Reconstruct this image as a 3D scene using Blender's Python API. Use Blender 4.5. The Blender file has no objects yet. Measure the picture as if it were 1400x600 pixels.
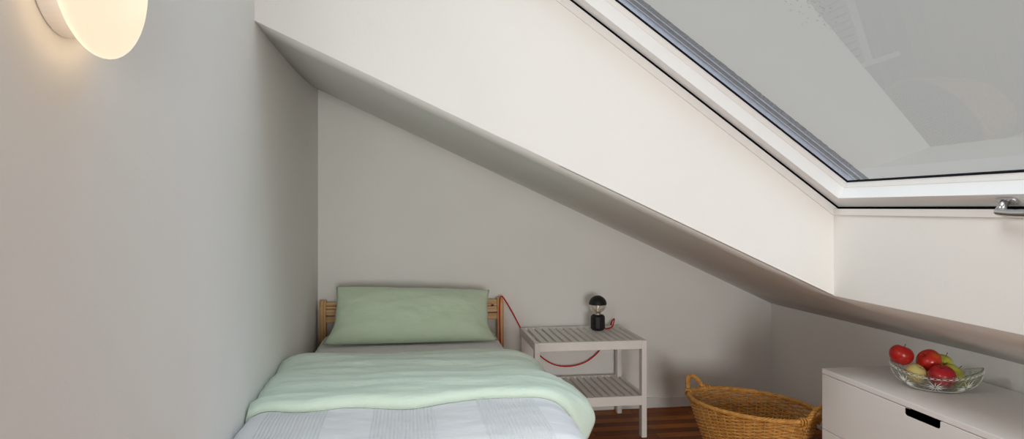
import bpy, bmesh, math, random
from mathutils import Vector, noise
random.seed(7)
PI = math.pi
C = bpy.context.scene.collection
SC = bpy.context.scene

# ------------------------------------------------------------------ materials
def new_mat(name):
    m = bpy.data.materials.new(name); m.use_nodes = True
    nt = m.node_tree; b = nt.nodes['Principled BSDF']
    return m, nt, b
def N(nt, t, **kw):
    n = nt.nodes.new(t)
    for k, v in kw.items(): setattr(n, k, v)
    return n
def L(nt, a, b): nt.links.new(a, b)
def coords(nt, scale=(1,1,1), kind='Object'):
    tc = N(nt, 'ShaderNodeTexCoord'); mp = N(nt, 'ShaderNodeMapping')
    mp.inputs['Scale'].default_value = scale
    L(nt, tc.outputs[kind], mp.inputs['Vector']); return mp.outputs['Vector']
def ramp(nt, fac, stops):
    r = N(nt, 'ShaderNodeValToRGB'); e = r.color_ramp.elements
    e[0].position, e[0].color = stops[0][0], (*stops[0][1], 1)
    e[1].position, e[1].color = stops[1][0], (*stops[1][1], 1)
    for p, c in stops[2:]:
        x = e.new(p); x.color = (*c, 1)
    L(nt, fac, r.inputs['Fac']); return r.outputs['Color']
def tex_noise(nt, vec, scale, detail=3, rough=.5):
    n = N(nt, 'ShaderNodeTexNoise'); n.inputs['Scale'].default_value = scale
    n.inputs['Detail'].default_value = detail; n.inputs['Roughness'].default_value = rough
    L(nt, vec, n.inputs['Vector']); return n.outputs['Fac']
def bump(nt, b, h, strength=.2, dist=.01, prev=None):
    n = N(nt, 'ShaderNodeBump'); n.inputs['Strength'].default_value = strength
    n.inputs['Distance'].default_value = dist
    L(nt, h, n.inputs['Height'])
    if prev: L(nt, prev, n.inputs['Normal'])
    L(nt, n.outputs['Normal'], b.inputs['Normal']); return n.outputs['Normal']
def simple(name, col, rough=.5, metal=0, nz=0, nscale=20, bs=0, bscale=200, bd=.001, spec=.5):
    m, nt, b = new_mat(name)
    b.inputs['Roughness'].default_value = rough; b.inputs['Metallic'].default_value = metal
    b.inputs['Specular IOR Level'].default_value = spec
    v = coords(nt)
    f = tex_noise(nt, v, nscale)
    lo = tuple(c*(1-nz) for c in col); hi = tuple(min(1, c*(1+nz)) for c in col)
    L(nt, ramp(nt, f, [(.3, lo), (.7, hi)]), b.inputs['Base Color'])
    if bs: bump(nt, b, tex_noise(nt, v, bscale, 2), bs, bd)
    return m
M = {}
M['plaster'] = simple('white_plaster', (.855,.845,.82), .85, nz=.012, nscale=3, bs=.25, bscale=90, bd=.0015, spec=.2)
M['trim'] = simple('white_trim_paint', (.80,.79,.775), .45, nz=.01, nscale=5)
M['sash'] = simple('white_sash_lacquer', (.83,.83,.83), .35, nz=.01, nscale=8)
M['gasket'] = simple('black_gasket', (.008,.009,.014), .9, spec=.1)
M['flashing'] = simple('grey_flashing', (.115,.115,.125), .45, metal=.2, nz=.18, nscale=60)
M['flashing_light'] = simple('pale_flashing', (.42,.44,.54), .4, metal=.2, nz=.1, nscale=60)
M['fuzzy'] = simple('dark_brush_seal', (.10,.10,.11), .9, nz=.5, nscale=150, bs=1, bscale=300, bd=.004)
M['steel'] = simple('brushed_steel', (.55,.55,.56), .28, metal=1, nz=.03, nscale=60)
M['furniture_white'] = simple('white_lacquered_board', (.89,.885,.875), .38, nz=.008, nscale=4)
M['nightstand_white'] = simple('white_painted_wood', (.88,.86,.83), .5, nz=.02, nscale=25)
M['black'] = simple('matt_black', (.006,.006,.007), .55)
M['apple_stem'] = simple('apple_stem_brown', (.12,.07,.03), .8)
M['red_cord'] = simple('red_textile_cord', (.62,.012,.012), .75, nz=.2, nscale=300, bs=.6, bscale=600, bd=.001)
M['brass'] = simple('pale_socket_metal', (.7,.62,.5), .35, metal=.8)

def floor_mat():
    m, nt, b = new_mat('oiled_oak_floor')
    v = coords(nt)
    br = N(nt, 'ShaderNodeTexBrick'); br.inputs['Scale'].default_value = 1
    br.inputs['Brick Width'].default_value = .62; br.inputs['Row Height'].default_value = .068
    br.inputs['Mortar Size'].default_value = .0012; br.inputs['Mortar Smooth'].default_value = .2
    br.inputs['Bias'].default_value = 0
    br.inputs['Color1'].default_value = (.0,.0,.0,1); br.inputs['Color2'].default_value = (1,1,1,1)
    br.inputs['Mortar'].default_value = (.5,.5,.5,1)
    L(nt, v, br.inputs['Vector'])
    v2 = coords(nt, (3, 38, 10)); g = tex_noise(nt, v2, 2.2, 6, .62)
    v3 = coords(nt, (1.2, 5, 1)); g2 = tex_noise(nt, v3, 2, 3)
    mx = N(nt, 'ShaderNodeMix', data_type='FLOAT'); mx.inputs[0].default_value = .55
    L(nt, br.outputs['Color'], mx.inputs[2]); L(nt, g, mx.inputs[3])
    mx2 = N(nt, 'ShaderNodeMix', data_type='FLOAT'); mx2.inputs[0].default_value = .3
    L(nt, mx.outputs[0], mx2.inputs[2]); L(nt, g2, mx2.inputs[3])
    col = ramp(nt, mx2.outputs[0], [(.25, (.075,.016,.002)), (.75, (.58,.20,.030)), (.5, (.30,.080,.009))])
    mo = N(nt, 'ShaderNodeMix', data_type='RGBA')
    L(nt, br.outputs['Fac'], mo.inputs[0]); L(nt, col, mo.inputs[6]); mo.inputs[7].default_value = (.05,.015,.005,1)
    L(nt, mo.outputs[2], b.inputs['Base Color'])
    b.inputs['Roughness'].default_value = .45; b.inputs['Specular IOR Level'].default_value = .12
    bump(nt, b, g, .08, .002)
    return m
M['floor'] = floor_mat()

def pine_mat(name='pine_wood', axis='z'):
    m, nt, b = new_mat(name)
    sc = {'z': (14, 14, .9), 'x': (.9, 14, 14), 'y': (14, .9, 14)}[axis]
    v = coords(nt, sc); g = tex_noise(nt, v, 3, 6, .6)
    w = N(nt, 'ShaderNodeTexWave', wave_type='BANDS', bands_direction='Z' if axis == 'x' else 'X')
    w.inputs['Scale'].default_value = 1.2; w.inputs['Distortion'].default_value = 6; w.inputs['Detail'].default_value = 2
    L(nt, v, w.inputs['Vector'])
    mx = N(nt, 'ShaderNodeMix', data_type='FLOAT'); mx.inputs[0].default_value = .35
    L(nt, g, mx.inputs[2]); L(nt, w.outputs['Fac'], mx.inputs[3])
    L(nt, ramp(nt, mx.outputs[0], [(.25, (.56,.28,.10)), (.75, (.80,.52,.26))]), b.inputs['Base Color'])
    b.inputs['Roughness'].default_value = .5
    return m
M['pine_z'] = pine_mat('pine_upright', 'z'); M['pine_x'] = pine_mat('pine_rail', 'x'); M['pine_y'] = pine_mat('pine_side', 'y')
M['knot'] = simple('wood_knot', (.05,.018,.01), .6)

def cloth_mat(name, col, col2, wrinkle=.5, weave=.25, stripes=None):
    m, nt, b = new_mat(name)
    v = coords(nt)
    f = tex_noise(nt, v, 9, 4)
    c = ramp(nt, f, [(.3, col2), (.7, col)])
    L(nt, c, b.inputs['Base Color'])
    b.inputs['Roughness'].default_value = .9; b.inputs['Specular IOR Level'].default_value = .15
    b.inputs['Sheen Weight'].default_value = .25; b.inputs['Sheen Roughness'].default_value = .5
    vx = coords(nt, (1, 2.6, 1)); wr = tex_noise(nt, vx, 7, 5, .6)
    n1 = bump(nt, b, wr, wrinkle, .02)
    n2 = bump(nt, b, tex_noise(nt, v, 420, 2), weave, .0015, n1)
    if stripes:
        # fine seersucker ribs running along the bed, gathered in wide bands
        x = N(nt, 'ShaderNodeSeparateXYZ'); L(nt, v, x.inputs[0])
        def mth(op, a, bb=None):
            q = N(nt, 'ShaderNodeMath', operation=op)
            for i, s in enumerate((a, bb)):
                if s is None: continue
                if isinstance(s, (int, float)): q.inputs[i].default_value = s
                else: L(nt, s, q.inputs[i])
            return q.outputs[0]
        rib = mth('SINE', mth('MULTIPLY', x.outputs['X'], 2*PI/.0105))
        band = mth('GREATER_THAN', mth('SINE', mth('ADD', mth('MULTIPLY', x.outputs['X'], 2*PI/.31), stripes)), -.25)
        h = mth('MULTIPLY', rib, band)
        bump(nt, b, h, .55, .002, n2)
        dk = N(nt, 'ShaderNodeMix', data_type='RGBA')
        L(nt, mth('MULTIPLY', mth('GREATER_THAN', h, .2), .22), dk.inputs[0])
        L(nt, c, dk.inputs[6]); dk.inputs[7].default_value = (col[0]*.88, col[1]*.88, col[2]*.89, 1)
        L(nt, dk.outputs[2], b.inputs['Base Color'])
    return m
M['white_cloth'] = cloth_mat('white_seersucker', (.80,.795,.815), (.78,.775,.795), .35, .2, stripes=1.9)
M['sheet'] = cloth_mat('white_sheet_cotton', (.92,.91,.93), (.89,.88,.90), .5, .2)
M['green_cloth'] = cloth_mat('mint_linen', (.73,.84,.71), (.71,.82,.69), .55, .3)
M['green_pillow'] = cloth_mat('mint_linen_pillow', (.70,.85,.66), (.67,.82,.63), .35, .3)

def wicker_mat():
    m, nt, b = new_mat('honey_wicker')
    v = coords(nt, (1, 1, 1)); f = tex_noise(nt, v, 38, 4, .6); g = tex_noise(nt, coords(nt, (1,1,9)), 45, 2)
    mx = N(nt, 'ShaderNodeMix', data_type='FLOAT'); mx.inputs[0].default_value = .5
    L(nt, f, mx.inputs[2]); L(nt, g, mx.inputs[3])
    L(nt, ramp(nt, mx.outputs[0], [(.32, (.40,.16,.035)), (.68, (.84,.48,.14)), (.5, (.68,.33,.075))]), b.inputs['Base Color'])
    b.inputs['Roughness'].default_value = .5
    return m
M['wicker'] = wicker_mat()
M['wicker_pale'] = simple('pale_wicker_stakes', (.72,.48,.24), .5, nz=.15, nscale=50)

def apple_mat(name, c1, c2, p0, p1, scale=14):
    m, nt, b = new_mat(name)
    v = coords(nt, (1, 1, .45)); f = tex_noise(nt, v, scale, 4, .6)
    L(nt, ramp(nt, f, [(p0, c1), (p1, c2)]), b.inputs['Base Color'])
    b.inputs['Roughness'].default_value = .28; b.inputs['Coat Weight'].default_value = .15
    return m
M['apple_red'] = apple_mat('red_apple_skin', (.56,.018,.012), (.36,.008,.008), .35, .7)
M['apple_deep'] = apple_mat('deep_red_apple_skin', (.52,.015,.025), (.34,.006,.012), .35, .7)
M['apple_blush'] = apple_mat('red_yellow_apple_skin', (.56,.02,.012), (.62,.22,.03), .58, .82, 9)
M['apple_pale'] = apple_mat('pale_blushed_apple_skin', (.66,.62,.22), (.72,.45,.22), .4, .75, 16)
M['apple_green'] = apple_mat('yellow_green_apple_skin', (.48,.50,.05), (.60,.56,.09), .4, .7, 16)

def glass_mat(name, tint=(1,1,1), mix=.5, rough=.0, bumpy=None, ior=1.5):
    m, nt, b = new_mat(name)
    out = nt.nodes['Material Output']
    b.inputs['Base Color'].default_value = (*tint, 1); b.inputs['Transmission Weight'].default_value = 1
    b.inputs['Roughness'].default_value = rough; b.inputs['IOR'].default_value = ior
    v = coords(nt); nn = tex_noise(nt, v, 30)
    if bumpy: bump(nt, b, nn, *bumpy)
    t = N(nt, 'ShaderNodeBsdfTransparent'); t.inputs['Color'].default_value = (*tint, 1)
    s = N(nt, 'ShaderNodeMixShader'); s.inputs['Fac'].default_value = mix
    L(nt, b.outputs[0], s.inputs[1]); L(nt, t.outputs[0], s.inputs[2]); L(nt, s.outputs[0], out.inputs['Surface'])
    return m
M['bowl_glass'] = glass_mat('cut_crystal', (.95,.965,.94), .35)
M['frosted_glass'] = simple('frosted_cut_glass', (.88,.90,.87), .35, nz=.03)
M['bulb_glass'] = glass_mat('clear_bulb_glass', (1,.98,.95), .6)

def pane_mat():
    # a flat pane: looks straight through, mirrors by fresnel, dusty specks on it
    m, nt, b = new_mat('skylight_pane'); out = nt.nodes['Material Output']
    t = N(nt, 'ShaderNodeBsdfTransparent'); t.inputs['Color'].default_value = (.93,.94,.93,1)
    g = N(nt, 'ShaderNodeBsdfGlossy'); g.inputs['Roughness'].default_value = 0
    fr = N(nt, 'ShaderNodeFresnel'); fr.inputs['IOR'].default_value = 1.52
    mu = N(nt, 'ShaderNodeMath', operation='MULTIPLY'); mu.inputs[1].default_value = 1.35
    mu.use_clamp = True
    L(nt, fr.outputs[0], mu.inputs[0])
    s = N(nt, 'ShaderNodeMixShader'); L(nt, mu.outputs[0], s.inputs[0]); L(nt, t.outputs[0], s.inputs[1]); L(nt, g.outputs[0], s.inputs[2])
    v = coords(nt); f = tex_noise(nt, v, 95, 2, .6); f2 = tex_noise(nt, v, 2.2, 2)
    a = N(nt, 'ShaderNodeMath', operation='MULTIPLY'); L(nt, f, a.inputs[0]); L(nt, f2, a.inputs[1])
    dirt = ramp(nt, a.outputs[0], [(.45, (0,0,0)), (.50, (.2,.2,.2))])
    b.inputs['Base Color'].default_value = (.12,.11,.09,1); b.inputs['Roughness'].default_value = .9
    s2 = N(nt, 'ShaderNodeMixShader'); L(nt, dirt, s2.inputs[0]); L(nt, s.outputs[0], s2.inputs[1]); L(nt, b.outputs[0], s2.inputs[2])
    L(nt, s2.outputs[0], out.inputs['Surface']); return m
M['pane'] = pane_mat()

def opal_mat():
    m, nt, b = new_mat('lit_opal_glass')
    v = coords(nt); f = tex_noise(nt, v, 3)
    c = ramp(nt, f, [(.3, (.97,.80,.57)), (.7, (.97,.82,.60))])
    b.inputs['Base Color'].default_value = (.08,.075,.07,1); b.inputs['Roughness'].default_value = .35
    L(nt, c, b.inputs['Emission Color']); b.inputs['Emission Strength'].default_value = 1.0
    return m
M['opal'] = opal_mat()

# ------------------------------------------------------------------ mesh helpers
def obj(name, bm, mat, parent=None, smooth=False, bevel=0, kind=None, seg=2, recalc=True):
    if recalc: bmesh.ops.recalc_face_normals(bm, faces=bm.faces[:])
    me = bpy.data.meshes.new(name); bm.to_mesh(me); bm.free()
    o = bpy.data.objects.new(name, me); C.objects.link(o)
    for mm in (mat if isinstance(mat, (list, tuple)) else [mat]): me.materials.append(mm)
    if smooth:
        for p in me.polygons: p.use_smooth = True
    if bevel:
        md = o.modifiers.new('bevel', 'BEVEL'); md.width = bevel; md.segments = seg; md.limit_method = 'ANGLE'
        md.harden_normals = False
    if parent: o.parent = parent
    if kind: o['kind'] = kind
    return o
def tag(o, label, cat, group=None):
    o['label'] = label; o['category'] = cat
    if group: o['group'] = group
    return o
def empty(name, loc=(0,0,0), rz=0):
    o = bpy.data.objects.new(name, None); C.objects.link(o); o.location = loc; o.rotation_euler = (0,0,rz)
    o.empty_display_size = .05; return o
def box(bm, x0, x1, y0, y1, z0, z1):
    v = [bm.verts.new(p) for p in ((x0,y0,z0),(x1,y0,z0),(x1,y1,z0),(x0,y1,z0),(x0,y0,z1),(x1,y0,z1),(x1,y1,z1),(x0,y1,z1))]
    for f in ((3,2,1,0),(4,5,6,7),(0,1,5,4),(1,2,6,5),(2,3,7,6),(3,0,4,7)): bm.faces.new([v[i] for i in f])
def Box(*a):
    bm = bmesh.new(); box(bm, *a); return bm
def prism(bm, pts, fn, a, b):
    """pts 2D; fn(p, t) -> 3D; swept from t=a to t=b"""
    A = [bm.verts.new(fn(p, a)) for p in pts]; B = [bm.verts.new(fn(p, b)) for p in pts]
    bm.faces.new(A); bm.faces.new(B[::-1]); n = len(pts)
    for i in range(n): bm.faces.new((A[i], B[i], B[(i+1)%n], A[(i+1)%n]))
def lathe(bm, prof, ax=Vector((0,0,0)), n=40, axis='z'):
    rings = []
    for r, h in prof:
        ring = []
        for i in range(n if r > 1e-6 else 1):
            t = 2*PI*i/n
            p = (r*math.cos(t), r*math.sin(t), h)
            if axis == 'x': p = (h, r*math.cos(t), r*math.sin(t))
            ring.append(bm.verts.new(ax+Vector(p)))
        rings.append(ring)
    for a, b in zip(rings, rings[1:]):
        if len(a) == 1 and len(b) == 1: continue
        for i in range(n):
            j = (i+1) % n
            if len(a) == 1: bm.faces.new((a[0], b[i], b[j]))
            elif len(b) == 1: bm.faces.new((a[i], a[j], b[0]))
            else: bm.faces.new((a[i], a[j], b[j], b[i]))
def tube(bm, pts, r, n=8, closed=False):
    pts = [Vector(p) for p in pts]; m = len(pts); rings = []
    up = Vector((.13,.21,.97)).normalized(); prevn = None
    for i, p in enumerate(pts):
        if closed: t = pts[(i+1)%m]-pts[i-1]
        else: t = pts[min(i+1, m-1)]-pts[max(i-1, 0)]
        t.normalize()
        nrm = (prevn if prevn else up); nrm = nrm - t*nrm.dot(t)
        if nrm.length < 1e-4: nrm = Vector((1,0,0)) - t*t.x
        nrm.normalize(); prevn = nrm; bi = t.cross(nrm)
        rr = r[i] if isinstance(r, (list, tuple)) else r
        rings.append([bm.verts.new(p + nrm*math.cos(2*PI*k/n)*rr + bi*math.sin(2*PI*k/n)*rr) for k in range(n)])
    rng = range(m if closed else m-1)
    for i in rng:
        a, b = rings[i], rings[(i+1)%m]
        for k in range(n): bm.faces.new((a[k], a[(k+1)%n], b[(k+1)%n], b[k]))
    if not closed: bm.faces.new(rings[0][::-1]); bm.faces.new(rings[-1])
def spline(P, k=10):
    P = [Vector(p) for p in P]; out = []
    Q = [P[0]*2-P[1]] + P + [P[-1]*2-P[-2]]
    for i in range(1, len(Q)-2):
        for j in range(k):
            t = j/k; a, b, c, d = Q[i-1:i+3]
            out.append(.5*((2*b)+(c-a)*t+(2*a-5*b+4*c-d)*t*t+(3*b-a-3*c+d)*t**3))
    out.append(P[-1]); return out
def lerp(a, b, t): return a+(b-a)*t
def sstep(a, b, x):
    t = min(1, max(0, (x-a)/(b-a))); return t*t*(3-2*t)
def pw(tab, x):
    if x <= tab[0][0]: return tab[0][1]
    for (a, va), (b, vb) in zip(tab, tab[1:]):
        if x <= b: return va+(vb-va)*(x-a)/(b-a)
    return tab[-1][1]

# ------------------------------------------------------------------ room shell
XL, YB, XR, YR = -.487, 3.846, 2.118, -4.2
YD, XK = 2.305, 1.51                     # dormer cheek plane, dormer sill plane
TH = math.atan2(.582, .813)
S = Vector((-.813, 0, .582)).normalized(); NN = Vector((.582, 0, .813)).normalized()
O = Vector((1.53, 0, 1.151))             # lower line of the sash
def W(s, y, n): return O + S*s + Vector((0, y, 0)) + NN*n
obj('floor', Box(XL-.1, XR+.1, YR-.1, YB+.1, -.08, 0), M['floor'], kind='structure')
obj('wall_left', Box(XL-.12, XL, YR-.12, YB+.12, 0, 3.0), M['plaster'], kind='structure')
bm = bmesh.new()
prism(bm, [(XL,0),(XR+.1,0),(XR+.1,.62),(XL,1.85)], lambda p, t: Vector((p[0], t, p[1])), YB, YB+.12)
obj('wall_back', bm, M['plaster'], kind='structure')
obj('wall_right', Box(XR, XR+.12, YR, YB, 0, .70), M['plaster'], kind='structure')
# low sloping ceiling between back wall and dormer, carried on under the window
bm = bmesh.new()
ys = [YB+.01, 3.72, 3.5, 3.3, 3.1, 2.9, 2.7, 2.5, YD]
left = [(YD, 1.745), (2.74, 1.737), (3.16, 1.742), (3.6, 1.765), (YB, 1.789)]
xs = [XL-.01+i*(XK-XL+.01)/10 for i in range(11)] + [1.7, 1.9, XR+.01]
def zc(x, y):
    t = (y-YD)/(YB-YD)
    zl = pw(left, y)
    zk = lerp(.834, 1.789-.4626*(XK-XL), t)
    zr = lerp(.603, .584, t)
    if x < XK: return lerp(zl, zk, (x-XL)/(XK-XL))
    return lerp(zk, zr, (x-XK)/(XR-XK))
g = [[bm.verts.new((x, y, zc(x, y))) for x in xs] for y in ys]
for i in range(len(ys)-1):
    for j in range(len(xs)-1): bm.faces.new((g[i][j], g[i][j+1], g[i+1][j+1], g[i+1][j]))
yy = [YD, 1.6, .9, 0, -1.2, YR]
h = [[(g[-1][j] if y == YD else bm.verts.new((xs[j], y, g[-1][j].co.z))) for j in range(10, 14)] for y in yy]
for i in range(len(yy)-1):
    for j in range(3): bm.faces.new((h[i][j], h[i][j+1], h[i+1][j+1], h[i+1][j]))
o = obj('ceiling', bm, M['plaster'], smooth=True, kind='structure')
md = o.modifiers.new('thick', 'SOLIDIFY'); md.thickness = .006; md.offset = 1
# dormer cheek (vertical, faces the camera)
zt = 1.151 + (1.53-XL)*.582/.813
bm = bmesh.new()
prism(bm, [(XL, 1.745), (XK, .834), (XK, 1.151+.02*.716-.037), (XL, zt-.037)], lambda p, t: Vector((p[0], t, p[1])), YD, YD+.02)
obj('wall_dormer', bm, M['plaster'], kind='structure')
# dormer sill wall (vertical, faces left)
obj('wall_sill', Box(XK, XK+.012, YR, YD, .834, 1.145), M['plaster'], kind='structure')
# outer roof skirts that close the shell round the window
WY0, WY1 = .86, 2.305                    # window opening along the room
WS = 2.25                                # window length up the slope
bm = bmesh.new()
def slab(s0, s1, y0, y1, n0, n1): prism(bm, [(s0,n0),(s1,n0),(s1,n1),(s0,n1)], lambda p, t: W(p[0], t, p[1]), y0, y1)
slab(WS, 2.52, YR, YD+.06, 0, .06)
slab(0, WS, YR, WY0, 0, .06)
slab(-.1, 2.6, YD+.072, YB+.12, -.02, .04)
obj('ceiling', bm, M['plaster'], kind='structure')
bm = bmesh.new()
prism(bm, [(1.57,1.07),(1.66,1.03),(2.3,.62),(2.3,.70),(1.68,1.12),(1.585,1.16)], lambda p, t: Vector((p[0], t, p[1])), YR, YB+.1)
obj('ceiling', bm, M['plaster'], kind='structure')
# unseen rear wall with a made-up window opening for the fill light
RW = (-.30, 1.10, .12, 1.60)
bm = bmesh.new()
box(bm, XL, RW[0], YR-.1, YR, 0, 2.7); box(bm, RW[1], XR+.1, YR-.1, YR, 0, 2.7)
box(bm, RW[0], RW[1], YR-.1, YR, 0, RW[2]); box(bm, RW[0], RW[1], YR-.1, YR, RW[3], 2.7)
box(bm, XL, -.22, -1.6, -1.0, 0, 2.2)  # unseen block, added to keep the rear fill off the left wall
obj('wall_rear', bm, M['plaster'], kind='structure')
bm = bmesh.new()
for a in ((RW[0],RW[0]+.05,RW[2],RW[3]),(RW[1]-.05,RW[1],RW[2],RW[3]),(RW[0]+.05,RW[1]-.05,RW[2],RW[2]+.05),(RW[0]+.05,RW[1]-.05,RW[3]-.05,RW[3])):
    box(bm, a[0], a[1], YR-.08, YR-.02, a[2], a[3])
obj('fill_light_frame', bm, M['sash'], kind='structure')  # frame of the invented opening, added to go with the rear fill
# skirting
obj('baseboard_back', Box(XL, XR, YB-.014, YB, 0, .058), M['trim'], kind='structure', bevel=.002)
obj('baseboard_right', Box(XR-.014, XR, YR, YB-.014, 0, .058), M['trim'], kind='structure', bevel=.002)

# ------------------------------------------------------------------ skylight
win = empty('window_1', W(0, WY1, 0)); win['kind'] = 'structure'
def wobj(name, bm, mat, parent=None, **k):
    par = parent or win
    off = win.location.copy() + (parent.location if parent else Vector())
    bmesh.ops.translate(bm, verts=bm.verts[:], vec=-off)
    return obj(name, bm, mat, par, **k)
def wpr(pts, a, b, along='y'):
    """prism with section pts: along y the section is (s,n); along s the section is (y,n)"""
    bm = bmesh.new()
    prism(bm, pts, (lambda p, t: W(p[0], t, p[1])) if along == 'y' else (lambda p, t: W(t, p[0], p[1])), a, b)
    return bm
# casing strips on the reveal
bm = bmesh.new(); box(bm, XK-.005, XK+.012, WY0, YD-.005, 1.124, 1.1462)
wobj('casing', bm, M['trim'], bevel=.001)
wobj('casing', wpr([(YD-.006, -.036), (YD+.02, -.036), (YD+.02, -.0075), (YD-.006, -.0075)], .0, WS, 's'), M['trim'], bevel=.001)
# dark shadow joint behind sash
bm = wpr([(-.02,.004),(.03,.004),(.03,.05),(-.02,.05)], WY0, YD+.06)
prism(bm, [(YD+.005, -.028), (YD+.07, -.028), (YD+.07,.003), (YD+.005,.003)], lambda p, t: W(t, p[0], p[1]), .006, WS)
prism(bm, [(YD-.05, .004), (YD+.07, .004), (YD+.07,.05), (YD-.05,.05)], lambda p, t: W(t, p[0], p[1]), 0, WS)
wobj('gasket', bm, M['gasket'])
# sash: mitred frame, one mesh, section = face, cheek, bevel
def sash_ring():
    bm = bmesh.new()
    # (inset, n)
    sec = [(.004, .03), (.004, 0.0), (.056, 0.0), (.057, .043), (.059, .044), (.066, .060), (.066, .0642), (.004, .0642)]
    sideinset = [(.003, .03), (.003, 0.0), (.064, 0.0), (.065, .043), (.067, .044), (.074, .060), (.074, .0642), (.003, .0642)]
    rows = []
    for (a, n), (a2, _) in zip(sec, sideinset):
        rows.append([bm.verts.new(W(a, WY1-a2, n)), bm.verts.new(W(a, WY0+a2, n)), bm.verts.new(W(WS-a, WY0+a2, n)), bm.verts.new(W(WS-a, WY1-a2, n))])
    m = len(rows)
    for i in range(m):
        A, B = rows[i], rows[(i+1)%m]
        for k in range(4): bm.faces.new((A[k], A[(k+1)%4], B[(k+1)%4], B[k]))
    return bm
wobj('sash', sash_ring(), M['sash'], bevel=.0012)
# glazing gasket line
bm = bmesh.new()
rows = []
for a, n in ((.066,.0603),(.0705,.0603),(.0705,.066),(.066,.066)):
    rows.append([bm.verts.new(W(a, WY1-a-.008, n)), bm.verts.new(W(a, WY0+a+.008, n)), bm.verts.new(W(WS-a, WY0+a+.008, n)), bm.verts.new(W(WS-a, WY1-a-.008, n))])
for i in range(4):
    for k in range(4): bm.faces.new((rows[i][k], rows[i][(k+1)%4], rows[(i+1)%4][(k+1)%4], rows[(i+1)%4][k]))
wobj('glazing_bead', bm, M['gasket'])
bm = bmesh.new()
v = [bm.verts.new(W(s, y, .063)) for s, y in ((.06,WY1-.06),(.06,WY0+.06),(WS-.06,WY0+.06),(WS-.06,WY1-.06))]
bm.faces.new(v)
wobj('glass_pane', bm, M['pane'], recalc=False)
# outside cover rail seen through the pane
y0 = WY1-.074
wobj('cover_rail', wpr([(y0+.002,.0645),(y0+.05,.0645),(y0+.05,.088),(y0+.010,.088)], -.05, WS+.1, 's'), M['flashing_light'])
wobj('cover_rail', wpr([(y0+.004,.0885),(y0+.05,.0885),(y0+.05,.0915),(y0+.004,.0915)], -.048, WS+.1, 's'), M['flashing_light'])
wobj('cover_rail', wpr([(y0+.016,.092),(y0+.06,.092),(y0+.06,.106),(y0+.016,.106)], -.045, WS+.1, 's'), M['flashing'])
wobj('cover_rail', wpr([(y0+.009,.1065),(y0+.05,.1065),(y0+.05,.1095),(y0+.009,.1095)], -.045, WS+.1, 's'), M['flashing_light'])
bm = bmesh.new()
rr = [(y0+.014,.110),(y0+.06,.110),(y0+.06,.132),(y0+.016,.128)]
n = 260; rings = []
for i in range(n+1):
    s = -.04 + (WS+.1)*i/n
    rings.append([bm.verts.new(W(s, y-(.002*noise.noise((s*90, y, 0))), nn + (.0028*noise.noise((s*240, nn*9, 3)) if nn > .12 else 0))) for y, nn in rr])
for a, b in zip(rings, rings[1:]):
    for k in range(4): bm.faces.new((a[k], a[(k+1)%4], b[(k+1)%4], b[k]))
wobj('brush_seal', bm, M['fuzzy'])
# handle
hy = 1.565
hp = W(.034, hy, 0)
hd = empty('window_handle', hp - win.location); hd.parent = win
def hloc(bm): bmesh.ops.translate(bm, verts=bm.verts[:], vec=-hp); return bm
bm = bmesh.new()
pts = []
for i in range(32):
    t = 2*PI*i/32; r = 1
    pts.append((.034+.013*math.copysign(abs(math.sin(t))**.6, math.sin(t)), hy-.004+.032*math.copysign(abs(math.cos(t))**.7, math.cos(t))))
prism(bm, pts, lambda p, t: W(p[0], p[1], t), -.0005, -.008)
obj('rosette', hloc(bm), M['steel'], hd, bevel=.001)
bm = bmesh.new()
tube(bm, [W(.034, hy, -.006), W(.034, hy, -.020), W(.034, hy, -.036)], .0105, 20)
obj('neck', hloc(bm), M['steel'], hd, smooth=True)
bm = bmesh.new()
tube(bm, spline([W(.034, hy+.007, -.036), W(.034, hy, -.038), W(.034, hy-.03, -.041), W(.035, hy-.08, -.043), W(.035, hy-.115, -.041)], 6),
     [.0065]+[.0095]*23+[.0065], 16)
obj('lever', hloc(bm), M['steel'], hd, smooth=True)

# ------------------------------------------------------------------ wall lamp
wl = empty('wall_lamp', (XL, 1.060, 1.480))
tag(wl, 'glowing round opal glass wall lamp mounted on the bare wall at left', 'lamp')
bm = bmesh.new(); lathe(bm, [(0,.001),(.088,.001),(.0895,.004),(.0895,.034),(.085,.040),(0,.040)], n=64, axis='x')
obj('wall_plate', bm, M['trim'], wl, smooth=False, bevel=.001)
bm = bmesh.new()
lathe(bm, [(.117*math.cos(t), .0565+.044*math.sin(t)) for t in [(-.5+i/28)*PI for i in range(29)]], n=64, axis='x')
o = obj('glass_shade', bm, M['opal'], wl, smooth=True)

# ------------------------------------------------------------------ bed
bx0, bx1, bh = -.470, .508, .658
bed = empty('single_bed', ((bx0+bx1)/2, 2.8, 0)); bc = bed.location.copy()
tag(bed, 'slatted pine single bed frame standing against left wall under bedding', 'bed')
def bobj(name, bm, mat, **k):
    bmesh.ops.translate(bm, verts=bm.verts[:], vec=-bc); return obj(name, bm, mat, bed, **k)
def postbm(x0, x1, y0, y1, hh):
    bm = bmesh.new()
    prism(bm, [(y0,0),(y1,0),(y1,hh),(y0+.018,hh),(y0,hh-.03)], lambda p, t: Vector((t, p[0], p[1])), x0, x1); return bm
for x in (bx0, bx1-.034):
    bobj('head_post', postbm(x, x+.034, 3.755, 3.815, bh), M['pine_z'], bevel=.003)
    bobj('foot_post', postbm(x, x+.034, 1.735, 1.795, .30), M['pine_z'], bevel=.003)
bm = bmesh.new(); box(bm, bx0+.034, bx1-.034, 3.772, 3.79, .582, .612); box(bm, bx0+.034, bx1-.034, 3.772, 3.79, .614, .628); box(bm, bx0+.034, bx1-.034, 3.772, 3.79, .630, .648)
hr = bobj('head_rail', bm, M['pine_x'], bevel=.0015)
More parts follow.
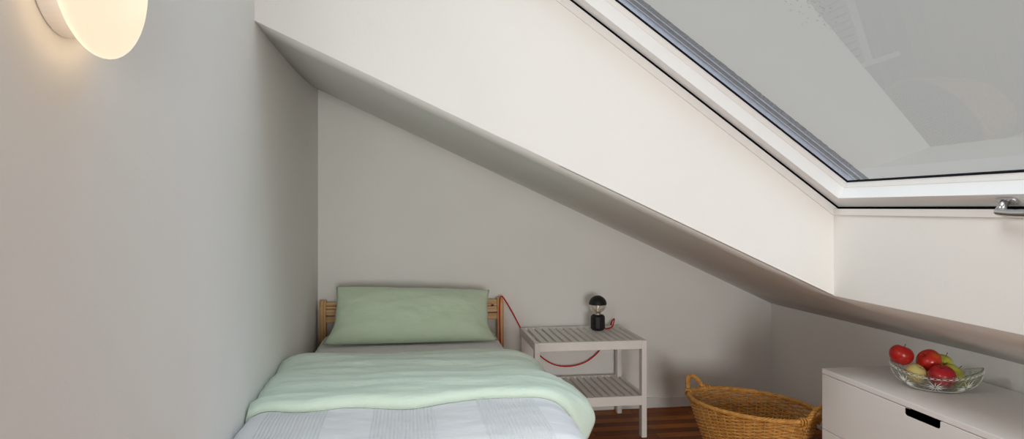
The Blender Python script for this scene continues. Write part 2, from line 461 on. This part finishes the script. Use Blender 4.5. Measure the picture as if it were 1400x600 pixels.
bm = bmesh.new(); bmesh.ops.create_uvsphere(bm, u_segments=16, v_segments=8, radius=.0065, matrix=__import__('mathutils').Matrix.Translation((.447,3.7715,.618)) @ __import__('mathutils').Matrix.Diagonal((1.3,.15,1,1)))
bmesh.ops.translate(bm, verts=bm.verts[:], vec=-bc); obj('wood_knot', bm, M['knot'], hr)
bobj('head_rail', Box(bx0+.034, bx1-.034, 3.772, 3.79, .541, .574), M['pine_x'], bevel=.002)
bobj('foot_rail', Box(bx0+.034, bx1-.034, 1.755, 1.775, .18, .28), M['pine_x'], bevel=.002)
for x in (bx0+.034, bx1-.056): bobj('side_rail', Box(x, x+.022, 1.795, 3.755, .16, .27), M['pine_y'], bevel=.002)
bm = bmesh.new()
for i in range(14): y = 1.85+i*.135; box(bm, bx0+.06, bx1-.06, y, y+.07, .255, .27)
bobj('slatted_base', bm, M['pine_x'])

def rounded_slab(x0, x1, y0, y1, z0, z1, r, n=5, nz=0, seed=0):
    bm = Box(x0, x1, y0, y1, z0, z1)
    bmesh.ops.bevel(bm, geom=bm.edges[:], offset=r, segments=n, profile=.5, affect='EDGES')
    return bm
o = obj('mattress', rounded_slab(-.452, .462, 1.80, 3.745, .275, .492, .055, 6), M['sheet'], smooth=True)
tag(o, 'mattress in a white fitted sheet on the pine bed, under the duvet', 'mattress')

# duvet -----------------------------------------------------------
base = [(-.455,.30),(-.462,.40),(-.445,.462),(-.41,.490),(-.3,.494),(0,.494),(.3,.492),(.40,.488),(.445,.468),(.472,.42),(.482,.36),(.486,.30),(.488,.24)]
bs = spline([(x, 0, z) for x, z in base], 8)
cum = [0]
for a, b in zip(bs, bs[1:]): cum.append(cum[-1]+(b-a).length)
LT = cum[-1]
def bpt(a):
    d = a*LT
    for i in range(len(cum)-1):
        if d <= cum[i+1] or i == len(cum)-2:
            t = (d-cum[i])/(cum[i+1]-cum[i]); p = bs[i].lerp(bs[i+1], t)
            i0, i1 = max(0, i-3), min(len(bs)-1, i+4)
            tg = (bs[i1]-bs[i0]).normalized(); return p, Vector((-tg.z, 0, tg.x))
def clampx(p):
    lim = XL+.004
    if p.x < lim: p.x = lim + .0*(p.x-lim)
    return p
def wr(x, y, k=1): return k*(.006*noise.noise((x*3, y*5, 1)) + .005*noise.noise((x*5+3, y*13, 4)) + .0025*noise.noise((x*14, y*26, 9)))
def white_t(a, y):
    t = .050 + .010*math.sin(a*9+1)*.5
    t *= 1 - .25*sstep(.75, 1, a)
    return t
def build_sheet(name, y_of, thick, mat, parent, na=110, nb=70, a0=0, a1=1, post=None):
    bm = bmesh.new(); g = []
    for i in range(na+1):
        a = lerp(a0, a1, i/na); row = []
        for j in range(nb+1):
            b = j/nb; y = y_of(a, b); p, nr = bpt(a)
            q = p + nr*(thick(a, b, y) + wr(p.x+p.z, y)); q.y = y
            if post: q = post(q, a, b)
            row.append(bm.verts.new(clampx(q)))
        g.append(row)
    for i in range(na):
        for j in range(nb): bm.faces.new((g[i][j], g[i+1][j], g[i+1][j+1], g[i][j+1]))
    o = obj(name, bm, mat, parent, smooth=True)
    md = o.modifiers.new('thick', 'SOLIDIFY'); md.thickness = .004; md.offset = -1
    return o
dv = empty('duvet', (.0, 2.2, .55)); dloc = dv.location.copy()
tag(dv, 'white ribbed duvet over the bed with mint green reverse turned down', 'duvet')
def reloc(o):
    for v in o.data.vertices: v.co -= dloc
def rnd(d, r):                      # quarter-circle lift near an edge
    d = max(0, min(1, d/r)); return math.sqrt(max(0, 1-(1-d)**2))
YW0, YW1 = 1.70, 2.62
def yw(a, b): return lerp(YW0, YW1, b)
def tw(a, b, y):
    e = rnd(y-YW0, .12)
    return .004+white_t(a, y)*(.15+.85*e)*(1-.35*sstep(2.3, 2.6, y))
def wpost(q, a, b):
    # foot end folds down
    d = max(0, 1.84-q.y)
    q.z -= d*d*4
    return q
o = build_sheet('cover', yw, tw, M['white_cloth'], dv, post=wpost); reloc(o)
# turned-down green fold
def front_y(a):
    return 2.145 + .022*math.sin(a*7.5+2.2) + .012*math.sin(a*23) + .03*sstep(.25, 0, a)
def back_y(a): return 2.955 + .02*math.sin(a*8+1) - .03*sstep(.7, 1, a) + .02*sstep(.25, 0, a)
def yg(a, b):
    f, k = front_y(a), back_y(a)
    bb = b - .06*math.sin(2*PI*b)*.5
    return lerp(f, k, bb)
def tg(a, b, y):
    f, k = front_y(a), back_y(a)
    ed = rnd(y-f, .035); eb = rnd(k-y, .22)
    t0 = white_t(a, y)+.0055
    full = .086 - .012*sstep(.8, 1, a)
    t = t0 + (full-t0)*ed
    t = .012 + (t-.012)*eb
    t += .006*noise.noise((a*2.2, y*17, 3)) * sstep(0,.1,y-f)*sstep(0,.2,k-y)
    t += .0022*math.sin((y-f)*19+a*6+2*math.sin(a*5))*sstep(0,.1,y-f)*sstep(0,.2,k-y)
    return t
def gpost(q, a, b):
    # free corner flares out at the open side of the bed
    w = sstep(.78, .90, a)*sstep(.0, .16, b)*sstep(.50, .30, b)
    q.x += .055*w; q.z += .070*w
    w2 = sstep(.84, .90, a)*sstep(.12, 0, b)
    q.z += .015*w2
    return q
o = build_sheet('turned_down_fold', yg, tg, M['green_cloth'], dv, na=130, nb=90, a1=.90, post=gpost); reloc(o)
o['label'] = 'mint green fold'

# pillow ----------------------------------------------------------
def pillow():
    bm = bmesh.new(); nu, nv = 64, 34
    BL, BR = Vector((-.408,3.36,.505)), Vector((.425,3.36,.505))
    TL, TR = Vector((-.372,3.655,.748)), Vector((.418,3.655,.716))
    nrm = Vector((0,-.62,.78)).normalized()
    front, backv = [], []
    for i in range(nu+1):
        u = i/nu*2-1; f, k = [], []
        for j in range(nv+1):
            v = j/nv*2-1
            p = BL.lerp(BR, (u+1)/2).lerp(TL.lerp(TR, (u+1)/2), (v+1)/2)
            # waisted sides, pulled corners
            pin = .028*math.cos(v*PI/2)**1 * abs(u)**3
            if v < 0: pin += .012*math.sin(-v*PI)*abs(u)**3
            p.x -= math.copysign(pin, u)
            p.z -= .012*(1-u*u)*max(0, v)**3*.9
            t = (max(0, 1-abs(u)**3.2)**.62)*(max(0, 1-abs(v)**2.6)**.6)
            w = .006*noise.noise((u*3, v*2.2, 2)) + .004*noise.noise((u*9, v*5, 7))*(1 if v < 0 else .6)
            w += .007*math.exp(-((v+.86)/.12)**2)*noise.noise((u*11, 0, 5))
            edge = 1 if t > .02 else 0
            f.append(bm.verts.new(p + nrm*(.075*t + w*edge)))
            if i in (0, nu) or j in (0, nv): k.append(f[-1])
            else: k.append(bm.verts.new(p - nrm*(.045*t)))
        front.append(f); backv.append(k)
    for i in range(nu):
        for j in range(nv):
            bm.faces.new((front[i][j], front[i+1][j], front[i+1][j+1], front[i][j+1]))
            bm.faces.new((backv[i][j], backv[i][j+1], backv[i+1][j+1], backv[i+1][j]))
    return bm
o = obj('pillow', pillow(), M['green_pillow'], smooth=True)
tag(o, 'long mint green pillow leaning on the pine headboard', 'pillow')

# ------------------------------------------------------------------ nightstand
nx0, nx1, ny0, ny1, nh = .606, 1.176, 3.345, 3.80, .487
ns = empty('nightstand', ((nx0+nx1)/2, (ny0+ny1)/2, 0)); nc = ns.location.copy()
tag(ns, 'white slatted two-tier nightstand standing between the bed and basket', 'nightstand')
def nobj(name, bm, **k):
    bmesh.ops.translate(bm, verts=bm.verts[:], vec=-nc); return obj(name, bm, M['nightstand_white'], ns, **k)
lw, ld = .026, .042
for x in (nx0, nx1-lw):
    for y in (ny0, ny1-ld): nobj('leg', Box(x, x+lw, y, y+ld, 0, nh-.001), bevel=.0015)
def tier(zt, zh, nm):
    nobj(nm+'_front_rail', Box(nx0+lw, nx1-lw, ny0+.001, ny0+.019, zt-zh, zt), bevel=.0012)
    nobj(nm+'_back_rail', Box(nx0+lw, nx1-lw, ny1-.019, ny1-.001, zt-zh, zt), bevel=.0012)
    for x in (nx0+.002, nx1-.020): nobj(nm+'_side_rail', Box(x, x+.018, ny0+ld, ny1-ld, zt-zh, zt), bevel=.0012)
    bm = bmesh.new(); n = 13; w = (nx1-nx0-.044)/(n+.42)
    for i in range(n):
        x = nx0+.022+ (i+.42)*w
        box(bm, x, x+w*.67, ny0+.019, ny1-.019, zt-.012, zt-.001)
    box(bm, nx0+.022, nx1-.022, (ny0+ny1)/2-.014, (ny0+ny1)/2+.014, zt-.03, zt-.0125)
    nobj(nm+'_slats', bm, bevel=.001)
tier(nh, .043, 'top'); tier(.209, .046, 'shelf')

# ------------------------------------------------------------------ table lamp
lp = Vector((1.011, 3.665, nh))
tl = empty('table_lamp', lp)
tag(tl, 'small table lamp with black base, black capped bulb and red cord', 'lamp')
bm = bmesh.new(); lathe(bm, [(0,0),(.030,0),(.0385,.010),(.0395,.016),(.0395,.068),(.0385,.074),(.030,.084),(.020,.084),(.019,.078),(0,.078)], n=12)
obj('base', bm, M['black'], tl, bevel=.0015)
bz = .139; R = .047
bm = bmesh.new(); lathe(bm, [(.0,.0785),(.0165,.079),(.017,.086),(.0155,.096),(0,.0965)], n=28)
obj('socket', bm, M['brass'], tl, smooth=True)
prof = [(.0145, .088)] + [(R*math.cos(t), bz+R*math.sin(t)) for t in [(-.36+i*.036)*PI for i in range(11)]]
bm = bmesh.new(); lathe(bm, prof, n=36)
bulb = obj('bulb', bm, M['bulb_glass'], tl, smooth=True)
md = bulb.modifiers.new('thick', 'SOLIDIFY'); md.thickness = .001; md.offset = -1
bm = bmesh.new()
for k in range(5):
    t = 2*PI*k/5; tube(bm, [(.004*math.cos(t), .004*math.sin(t), .096), (.014*math.cos(t), .014*math.sin(t), .125), (.008*math.cos(t+.6), .008*math.sin(t+.6), .15)], .0007, 5)
tube(bm, [(0,0,.092), (0,0,.12), (0,0,.148)], .003, 8)
obj('filament', bm, M['brass'], bulb)
bm = bmesh.new(); lathe(bm, [(R+.0005, bz+.001)] + [((R+.0012)*math.cos(t), bz+(R+.0012)*math.sin(t)) for t in [i/14*PI/2 for i in range(14)]] + [(0, bz+R+.0012)], n=40)
cap = obj('bulb_cap', bm, M['black'], tl, smooth=True)
cord = [(.036,.0,.008),(.052,.004,.0045),(.080,.03,.005),(.104,.066,.010),(.119,.096,.024),(.129,.122,.036),(.130,.140,.034),(.124,.150,.018),(.112,.158,-.03),(.085,.163,-.10),(.035,.16,-.165),
        (-.04,.155,-.212),(-.13,.153,-.228),(-.21,.152,-.215),(-.28,.152,-.172),(-.34,.152,-.105),(-.39,.150,-.025),(-.44,.145,.07),(-.475,.135,.130),(-.50,.122,.168),(-.512,.108,.179),(-.522,.086,.175),(-.526,.080,.155),(-.528,.080,.11),(-.527,.079,.03),(-.524,.082,-.05),(-.52,.09,-.10)]
bm = bmesh.new(); tube(bm, spline(cord, 8), .0037, 8)
o = obj('power_cord', bm, M['red_cord'], tl, smooth=True); o['label'] = 'red textile cord'

# ------------------------------------------------------------------ wicker basket
kp = Vector(((1.361+1.672)/2+.009, (3.22+2.672)/2+.004, 0)); kr = math.atan2(2.672-3.22, 1.672-1.361)
bk = empty('wicker_basket', kp, kr)
tag(bk, 'oval honey-coloured wicker laundry basket with two rope handles on the floor', 'basket')
RA, RB, BA, BB, KH = .301, .205, .19, .125, .262
def kpt(t, hgt, off=0):
    q = hgt/KH; e = q**.85
    a = lerp(BA, RA, e)+off; b = lerp(BB, RB, e)+off
    return Vector((a*math.cos(t), b*math.sin(t), hgt))
nst = 40
bm = bmesh.new()
rows = 34; seg = nst*4
for r in range(rows):
    hz = .006 + (KH-.012)*r/(rows-1); ph = r % 2
    pts = []
    for i in range(seg):
        t = 2*PI*i/seg
        w = math.cos(nst*t/2*1 + PI*ph)          # in front of one stake, behind the next
        pts.append(kpt(t, hz + .0012*noise.noise((t*6, r, 0)), .0052*w))
    tube(bm, pts, .0038, 6, closed=True)
# woven floor
for k in range(9):
    s = (k+.5)/9
    tube(bm, [Vector((BA*s*math.cos(2*PI*i/60), BB*s*math.sin(2*PI*i/60), .005+.0015*math.cos(12*2*PI*i/60+PI*k))) for i in range(60)], .0075, 6, closed=True)
obj('woven_body', bm, M['wicker'], bk, smooth=True)
bm = bmesh.new()
for k in range(nst):
    t = 2*PI*(k+.0)/nst
    tube(bm, [kpt(t, .004), kpt(t, KH*.35), kpt(t, KH*.7), kpt(t, KH)], .0023, 6)
obj('stakes', bm, M['wicker_pale'], bk, smooth=True)
bm = bmesh.new()
for s in range(4):
    pts = []
    for i in range(240):
        t = 2*PI*i/240; ph = 26*t + s*PI/2; c = kpt(t, KH+.004)
        d = Vector((math.cos(t), math.sin(t), 0))
        pts.append(c + d*.0065*math.cos(ph) + Vector((0,0,.0055*math.sin(ph))))
    tube(bm, pts, .0055, 6, closed=True)
obj('rim', bm, M['wicker'], bk, smooth=True)
for sg in (-1, 1):
    bm = bmesh.new()
    arc = spline([Vector((sg*(RA-.02), -.060, KH-.03)), Vector((sg*(RA+.002), -.052, KH+.012)), Vector((sg*(RA+.022), -.034, KH+.05)), Vector((sg*(RA+.032), 0, KH+.064)), Vector((sg*(RA+.022), .034, KH+.05)), Vector((sg*(RA+.002), .052, KH+.012)), Vector((sg*(RA-.02), .060, KH-.03))], 12)
    for s in range(3):
        pts = []
        for i, c in enumerate(arc):
            tgt = (arc[min(i+1, len(arc)-1)]-arc[max(i-1, 0)]).normalized()
            n1 = tgt.cross(Vector((sg*.8, 0, -.6))).normalized(); n2 = tgt.cross(n1)
            ph = i*.62+s*2*PI/3
            pts.append(c + n1*.006*math.cos(ph) + n2*.006*math.sin(ph))
        tube(bm, pts, .0052, 7)
    # binding wraps where the handle enters the rim
    for e in (-1, 1):
        for q in range(3):
            c = Vector((sg*(RA-.004-.006*q), e*(.058+.010*q), KH+.004))
            d = Vector((c.x/RA**2, c.y/RB**2, 0)).normalized()
            tube(bm, [c + d*.0145*math.cos(2*PI*i/16) + Vector((0,0,.0145*math.sin(2*PI*i/16))) + Vector((0,e*.002*math.sin(2*PI*i/16),0)) for i in range(16)], .0038, 6, closed=True)
    obj('handle', bm, M['wicker'], bk, smooth=True)

# ------------------------------------------------------------------ chest of drawers
dx0, dx1, dy0, dy1, dh = 1.629, 2.088, 1.467, 2.565, .51
cd = empty('chest_of_drawers', ((dx0+dx1)/2, (dy0+dy1)/2, 0)); dc = cd.location.copy()
tag(cd, 'low white chest of drawers with notched grips standing against the low wall', 'chest of drawers')
def cobj(name, bm, parent=None, mat=None, **k):
    bmesh.ops.translate(bm, verts=bm.verts[:], vec=-dc); return obj(name, bm, mat or M['furniture_white'], parent or cd, **k)
cobj('top', Box(dx0, dx1, dy0, dy1, dh-.020, dh), bevel=.0015)
bm = bmesh.new()
box(bm, dx0+.021, dx1, dy0+.002, dy0+.020, .052, dh-.0205); box(bm, dx0+.021, dx1, dy1-.020, dy1-.002, .052, dh-.0205)
box(bm, dx1-.010, dx1-.001, dy0+.020, dy1-.020, .052, dh-.0205); box(bm, dx0+.021, dx1-.010, dy0+.020, dy1-.020, .052, .066)
cobj('carcass', bm)
bm = Box(dx0+.03, dx1-.02, dy0+.01, dy1-.01, 0, .051); cobj('plinth', bm)
def drawer(z0, z1):
    ym = (dy0+dy1)/2; hw = .078; nd = .026
    bm = bmesh.new()
    pts = [(dy0+.001, z0), (dy1-.001, z0), (dy1-.001, z1), (ym+hw, z1), (ym+hw, z1-nd+.008), (ym+hw-.004, z1-nd+.002), (ym+hw-.010, z1-nd), (ym-hw+.010, z1-nd), (ym-hw+.004, z1-nd+.002), (ym-hw, z1-nd+.008), (ym-hw, z1), (dy0+.001, z1)]
    prism(bm, pts, lambda p, t: Vector((t, p[0], p[1])), dx0, dx0+.018)
    bmesh.ops.triangulate(bm, faces=[f for f in bm.faces if len(f.verts) > 4])
    d = cobj('drawer', bm, bevel=.0012)
    bm = bmesh.new()
    box(bm, dx0+.022, dx1-.03, dy0+.03, dy0+.042, z0+.015, z1-.06); box(bm, dx0+.022, dx1-.03, dy1-.042, dy1-.03, z0+.015, z1-.06)
    box(bm, dx1-.042, dx1-.03, dy0+.042, dy1-.042, z0+.015, z1-.06); box(bm, dx0+.022, dx1-.042, dy0+.042, dy1-.042, z0+.015, z0+.021)
    cobj('drawer_box', bm, d)
drawer(.272, dh-.0225); drawer(.054, .269)

# ------------------------------------------------------------------ crystal bowl and apples
bwp = Vector((1.834, 2.205, dh)); bwr = math.atan2(-.171, .20)
bw = empty('fruit_bowl', bwp, bwr)
def bowl():
    bm = bmesh.new(); n = 144; m = 22; g = []
    for i in range(n):
        t = 2*PI*i/n; c, s = math.cos(t), math.sin(t); row = []
        rimz = .058 + .030*abs(c)**2.4 + .0022*abs(math.sin(t*17))
        for j in range(m+1):
            v = j/m
            e = math.sin(v*PI/2)**.75
            a = lerp(.056, .142, e)
            b = lerp(.040, .088, e)
            z = .003 + (rimz-.003)*(v**1.45)
            cut = .0013*abs(math.sin(t*18+v*9)) + .0013*abs(math.sin(t*18-v*9))
            cut *= sstep(0,.12,v)*(1 if v < .9 else .4)
            # star bursts on the long sides
            for sc_ in (PI/2, -PI/2, 0, PI):
                dt = ((t-sc_+PI) % (2*PI))-PI; dx = dt*.9; dz = (v-.5)*.9; rr = math.hypot(dx, dz)
                if rr < .42: cut = .0030*abs(math.cos(math.atan2(dz, dx)*6))*(1-rr/.42)**.4
            row.append(bm.verts.new(((a-cut)*c, (b-cut)*s, z)))
        g.append(row)
    for i in range(n):
        A, B = g[i], g[(i+1)%n]
        for j in range(m): bm.faces.new((A[j], B[j], B[j+1], A[j+1]))
    bm.faces.new([g[i][0] for i in range(n)][::-1])
    return bm
bo = obj('bowl_body', bowl(), M['bowl_glass'], bw)
md = bo.modifiers.new('thick', 'SOLIDIFY'); md.thickness = .0038; md.offset = -1
def bsurf(t, v, off=.0012):
    c, sn = math.cos(t), math.sin(t); rimz = .058 + .030*abs(c)**2.4; e = max(0, math.sin(v*PI/2))**.75
    return Vector(((lerp(.056,.142,e)+off)*c, (lerp(.040,.088,e)+off)*sn, .003+(rimz-.003)*v**1.45))
bm = bmesh.new()
stars = [(k*PI/4+PI/8*0, .52) for k in range(8)]
for tc_, vc in stars:
    for q in range(12):
        an = 2*PI*q/12; rl = .30 if q % 2 == 0 else .22
        pts = [bsurf(tc_ + rr_*math.cos(an)*.95, vc + rr_*math.sin(an)*1.25) for rr_ in (.03, .1, .16, rl)]
        tube(bm, pts, [.0004, .0013, .0011, .0003], 5)
for k in range(48):
    t0 = 2*PI*k/48
    for sg in (-1, 1):
        tube(bm, [bsurf(t0, .90), bsurf(t0+sg*.06, .94), bsurf(t0+sg*.12, .99)], [.0004,.0009,.0004], 5)
        tube(bm, [bsurf(t0, .06), bsurf(t0+sg*.08, .12), bsurf(t0+sg*.16, .2)], [.0004,.001,.0004], 5)
obj('engraved_stars', bm, M['frosted_glass'], bo, smooth=True)
bm = bmesh.new()
tube(bm, [bsurf(2*PI*i/216, 1, -.002)+Vector((0,0,.001+.0022*abs(math.sin(2*PI*i/216*17)))) for i in range(216)], .0019, 6, closed=True)
obj('rim_bead', bm, M['bowl_glass'], bo, smooth=True)
bm = bmesh.new()
g0 = [[bm.verts.new((a*math.cos(2*PI*i/48), b*math.sin(2*PI*i/48), z)) for i in range(48)] for a, b, z in ((.046,.031,.0),(.054,.038,.0),(.053,.037,.0035),(.047,.032,.0035))]
for k in range(4):
    for i in range(48): bm.faces.new((g0[k][i], g0[k][(i+1)%48], g0[(k+1)%4][(i+1)%48], g0[(k+1)%4][i]))
obj('foot_ring', bm, M['bowl_glass'], bw, smooth=True)
tag(bw, 'boat-shaped cut crystal bowl of apples on the white chest of drawers', 'bowl')
def apple(p, r, mat, label, tilt=(0,0,0), squash=.88):
    e = empty('apple', p); e.rotation_euler = tilt
    bm = bmesh.new(); prof = []
    for i in range(29):
        t = -PI/2 + PI*i/28
        rr = r*math.cos(t)*(1+.06*math.sin(t)); z = r*squash*math.sin(t)
        d = math.cos(t)
        z -= r*.30*math.exp(-(rr/(r*.26))**2) if t > 0 else -r*.16*math.exp(-(rr/(r*.25))**2)
        prof.append((max(0, rr), z))
    prof[0] = (0, prof[0][1]); prof[-1] = (0, prof[-1][1])
    lathe(bm, prof, n=36)
    for v in bm.verts:
        a = math.atan2(v.co.y, v.co.x); k = 1+.018*math.cos(5*a)*(.4+.6*abs(v.co.z)/r) + .02*noise.noise(v.co*25+Vector(p)*7)
        v.co.x *= k; v.co.y *= k
    obj('fruit_flesh', bm, mat, e, smooth=True)
    bm = bmesh.new(); zt_ = r*squash*.62
    tube(bm, [(0,0,zt_-.002), (.0008,0,zt_+.010), (.003,.001,zt_+.020)], [.0011,.001,.0015], 6)
    obj('stem', bm, M['apple_stem'], e, smooth=True)
    tag(e, label, 'apple', 'apples in the crystal bowl'); return e
apple((1.750,2.269,.6205), .0405, M['apple_red'], 'bright red apple perched highest on the left end of the bowl', (.15,.3,.2))
apple((1.8414,2.246,.6021), .042, M['apple_blush'], 'red apple with a yellow patch at its stem, on top mid bowl', (-.2,-.75,.3))
apple((1.7753,2.2262,.5642), .0358, M['apple_pale'], 'pale cream-green apple low behind the front glass of the bowl', (.5,.2,.3))
apple((1.8245,2.1637,.5673), .043, M['apple_deep'], 'deep red apple sunk low at the front right of the bowl', (.1,-.15,.3))
apple((1.8966,2.1981,.5643), .036, M['apple_green'], 'yellow-green apple half hidden at the right end of the bowl', (.5,.5,.3))
apple((1.912,2.263,.592), .031, M['apple_green'], 'green apple showing just behind the top middle red apple', (.3,.2,.3))

# ------------------------------------------------------------------ light
w = bpy.data.worlds.new('overcast_sky'); SC.world = w; w.use_nodes = True
nt = w.node_tree; bg = nt.nodes['Background']
bg.inputs['Color'].default_value = (1,1,.975,1); bg.inputs['Strength'].default_value = .445
def lamp(name, kind, loc, rot, energy, col, **k):
    d = bpy.data.lights.new(name, kind); d.energy = energy; d.color = col
    for a, b in k.items(): setattr(d, a, b)
    o = bpy.data.objects.new(name, d); C.objects.link(o); o.location = loc; o.rotation_euler = rot; return o
def aim(v): return Vector(v).to_track_quat('Z', 'Y').to_euler()
lamp('sky_light', 'SUN', (1, 1, 4), aim((.17,-.05,.97)), 2.3, (.60,.82,1), angle=math.radians(80))
lamp('sky_light', 'SUN', (-1, 1, 4), aim((-.6,-.35,.70)), 2.2, (.97,.96,.96), angle=math.radians(35))
lamp('rear_fill', 'AREA', ((RW[0]+RW[1])/2, YR-.02, (RW[2]+RW[3])/2), (math.radians(90),0,0), 50, (.93,.93,.89), shape='RECTANGLE', size=RW[1]-RW[0]-.1, spread=math.radians(110), size_y=RW[3]-RW[2]-.1)  # added fill lamp in the made-up rear opening, brightens the room
lamp('wall_lamp_light', 'AREA', (XL+.104, 1.06, 1.48), aim((-1,0,0)), 7.5, (1,.94,.88), shape='DISK', size=.2)
for k in range(18):
    t = 2*PI*k/18; lamp('halo_light', 'POINT', (XL+.030, 1.06+.110*math.cos(t), 1.48+.110*math.sin(t)), (0,0,0), .009, (1,.68,.40), shadow_soft_size=.02)

# ------------------------------------------------------------------ camera
cam = bpy.data.cameras.new('camera'); co = bpy.data.objects.new('camera', cam); C.objects.link(co)
co.location = (0,0,1.15); co.rotation_euler = (math.radians(90), 0, -math.atan(140/950))
cam.sensor_width = 36; cam.sensor_fit = 'HORIZONTAL'; cam.lens = 950/1400*36; cam.shift_y = -16/1400
cam.clip_start = .01
SC.camera = co
vs = SC.view_settings
vs.view_transform = 'Standard'; vs.look = 'None'; vs.exposure = 0; vs.gamma = 1; vs.use_curve_mapping = False
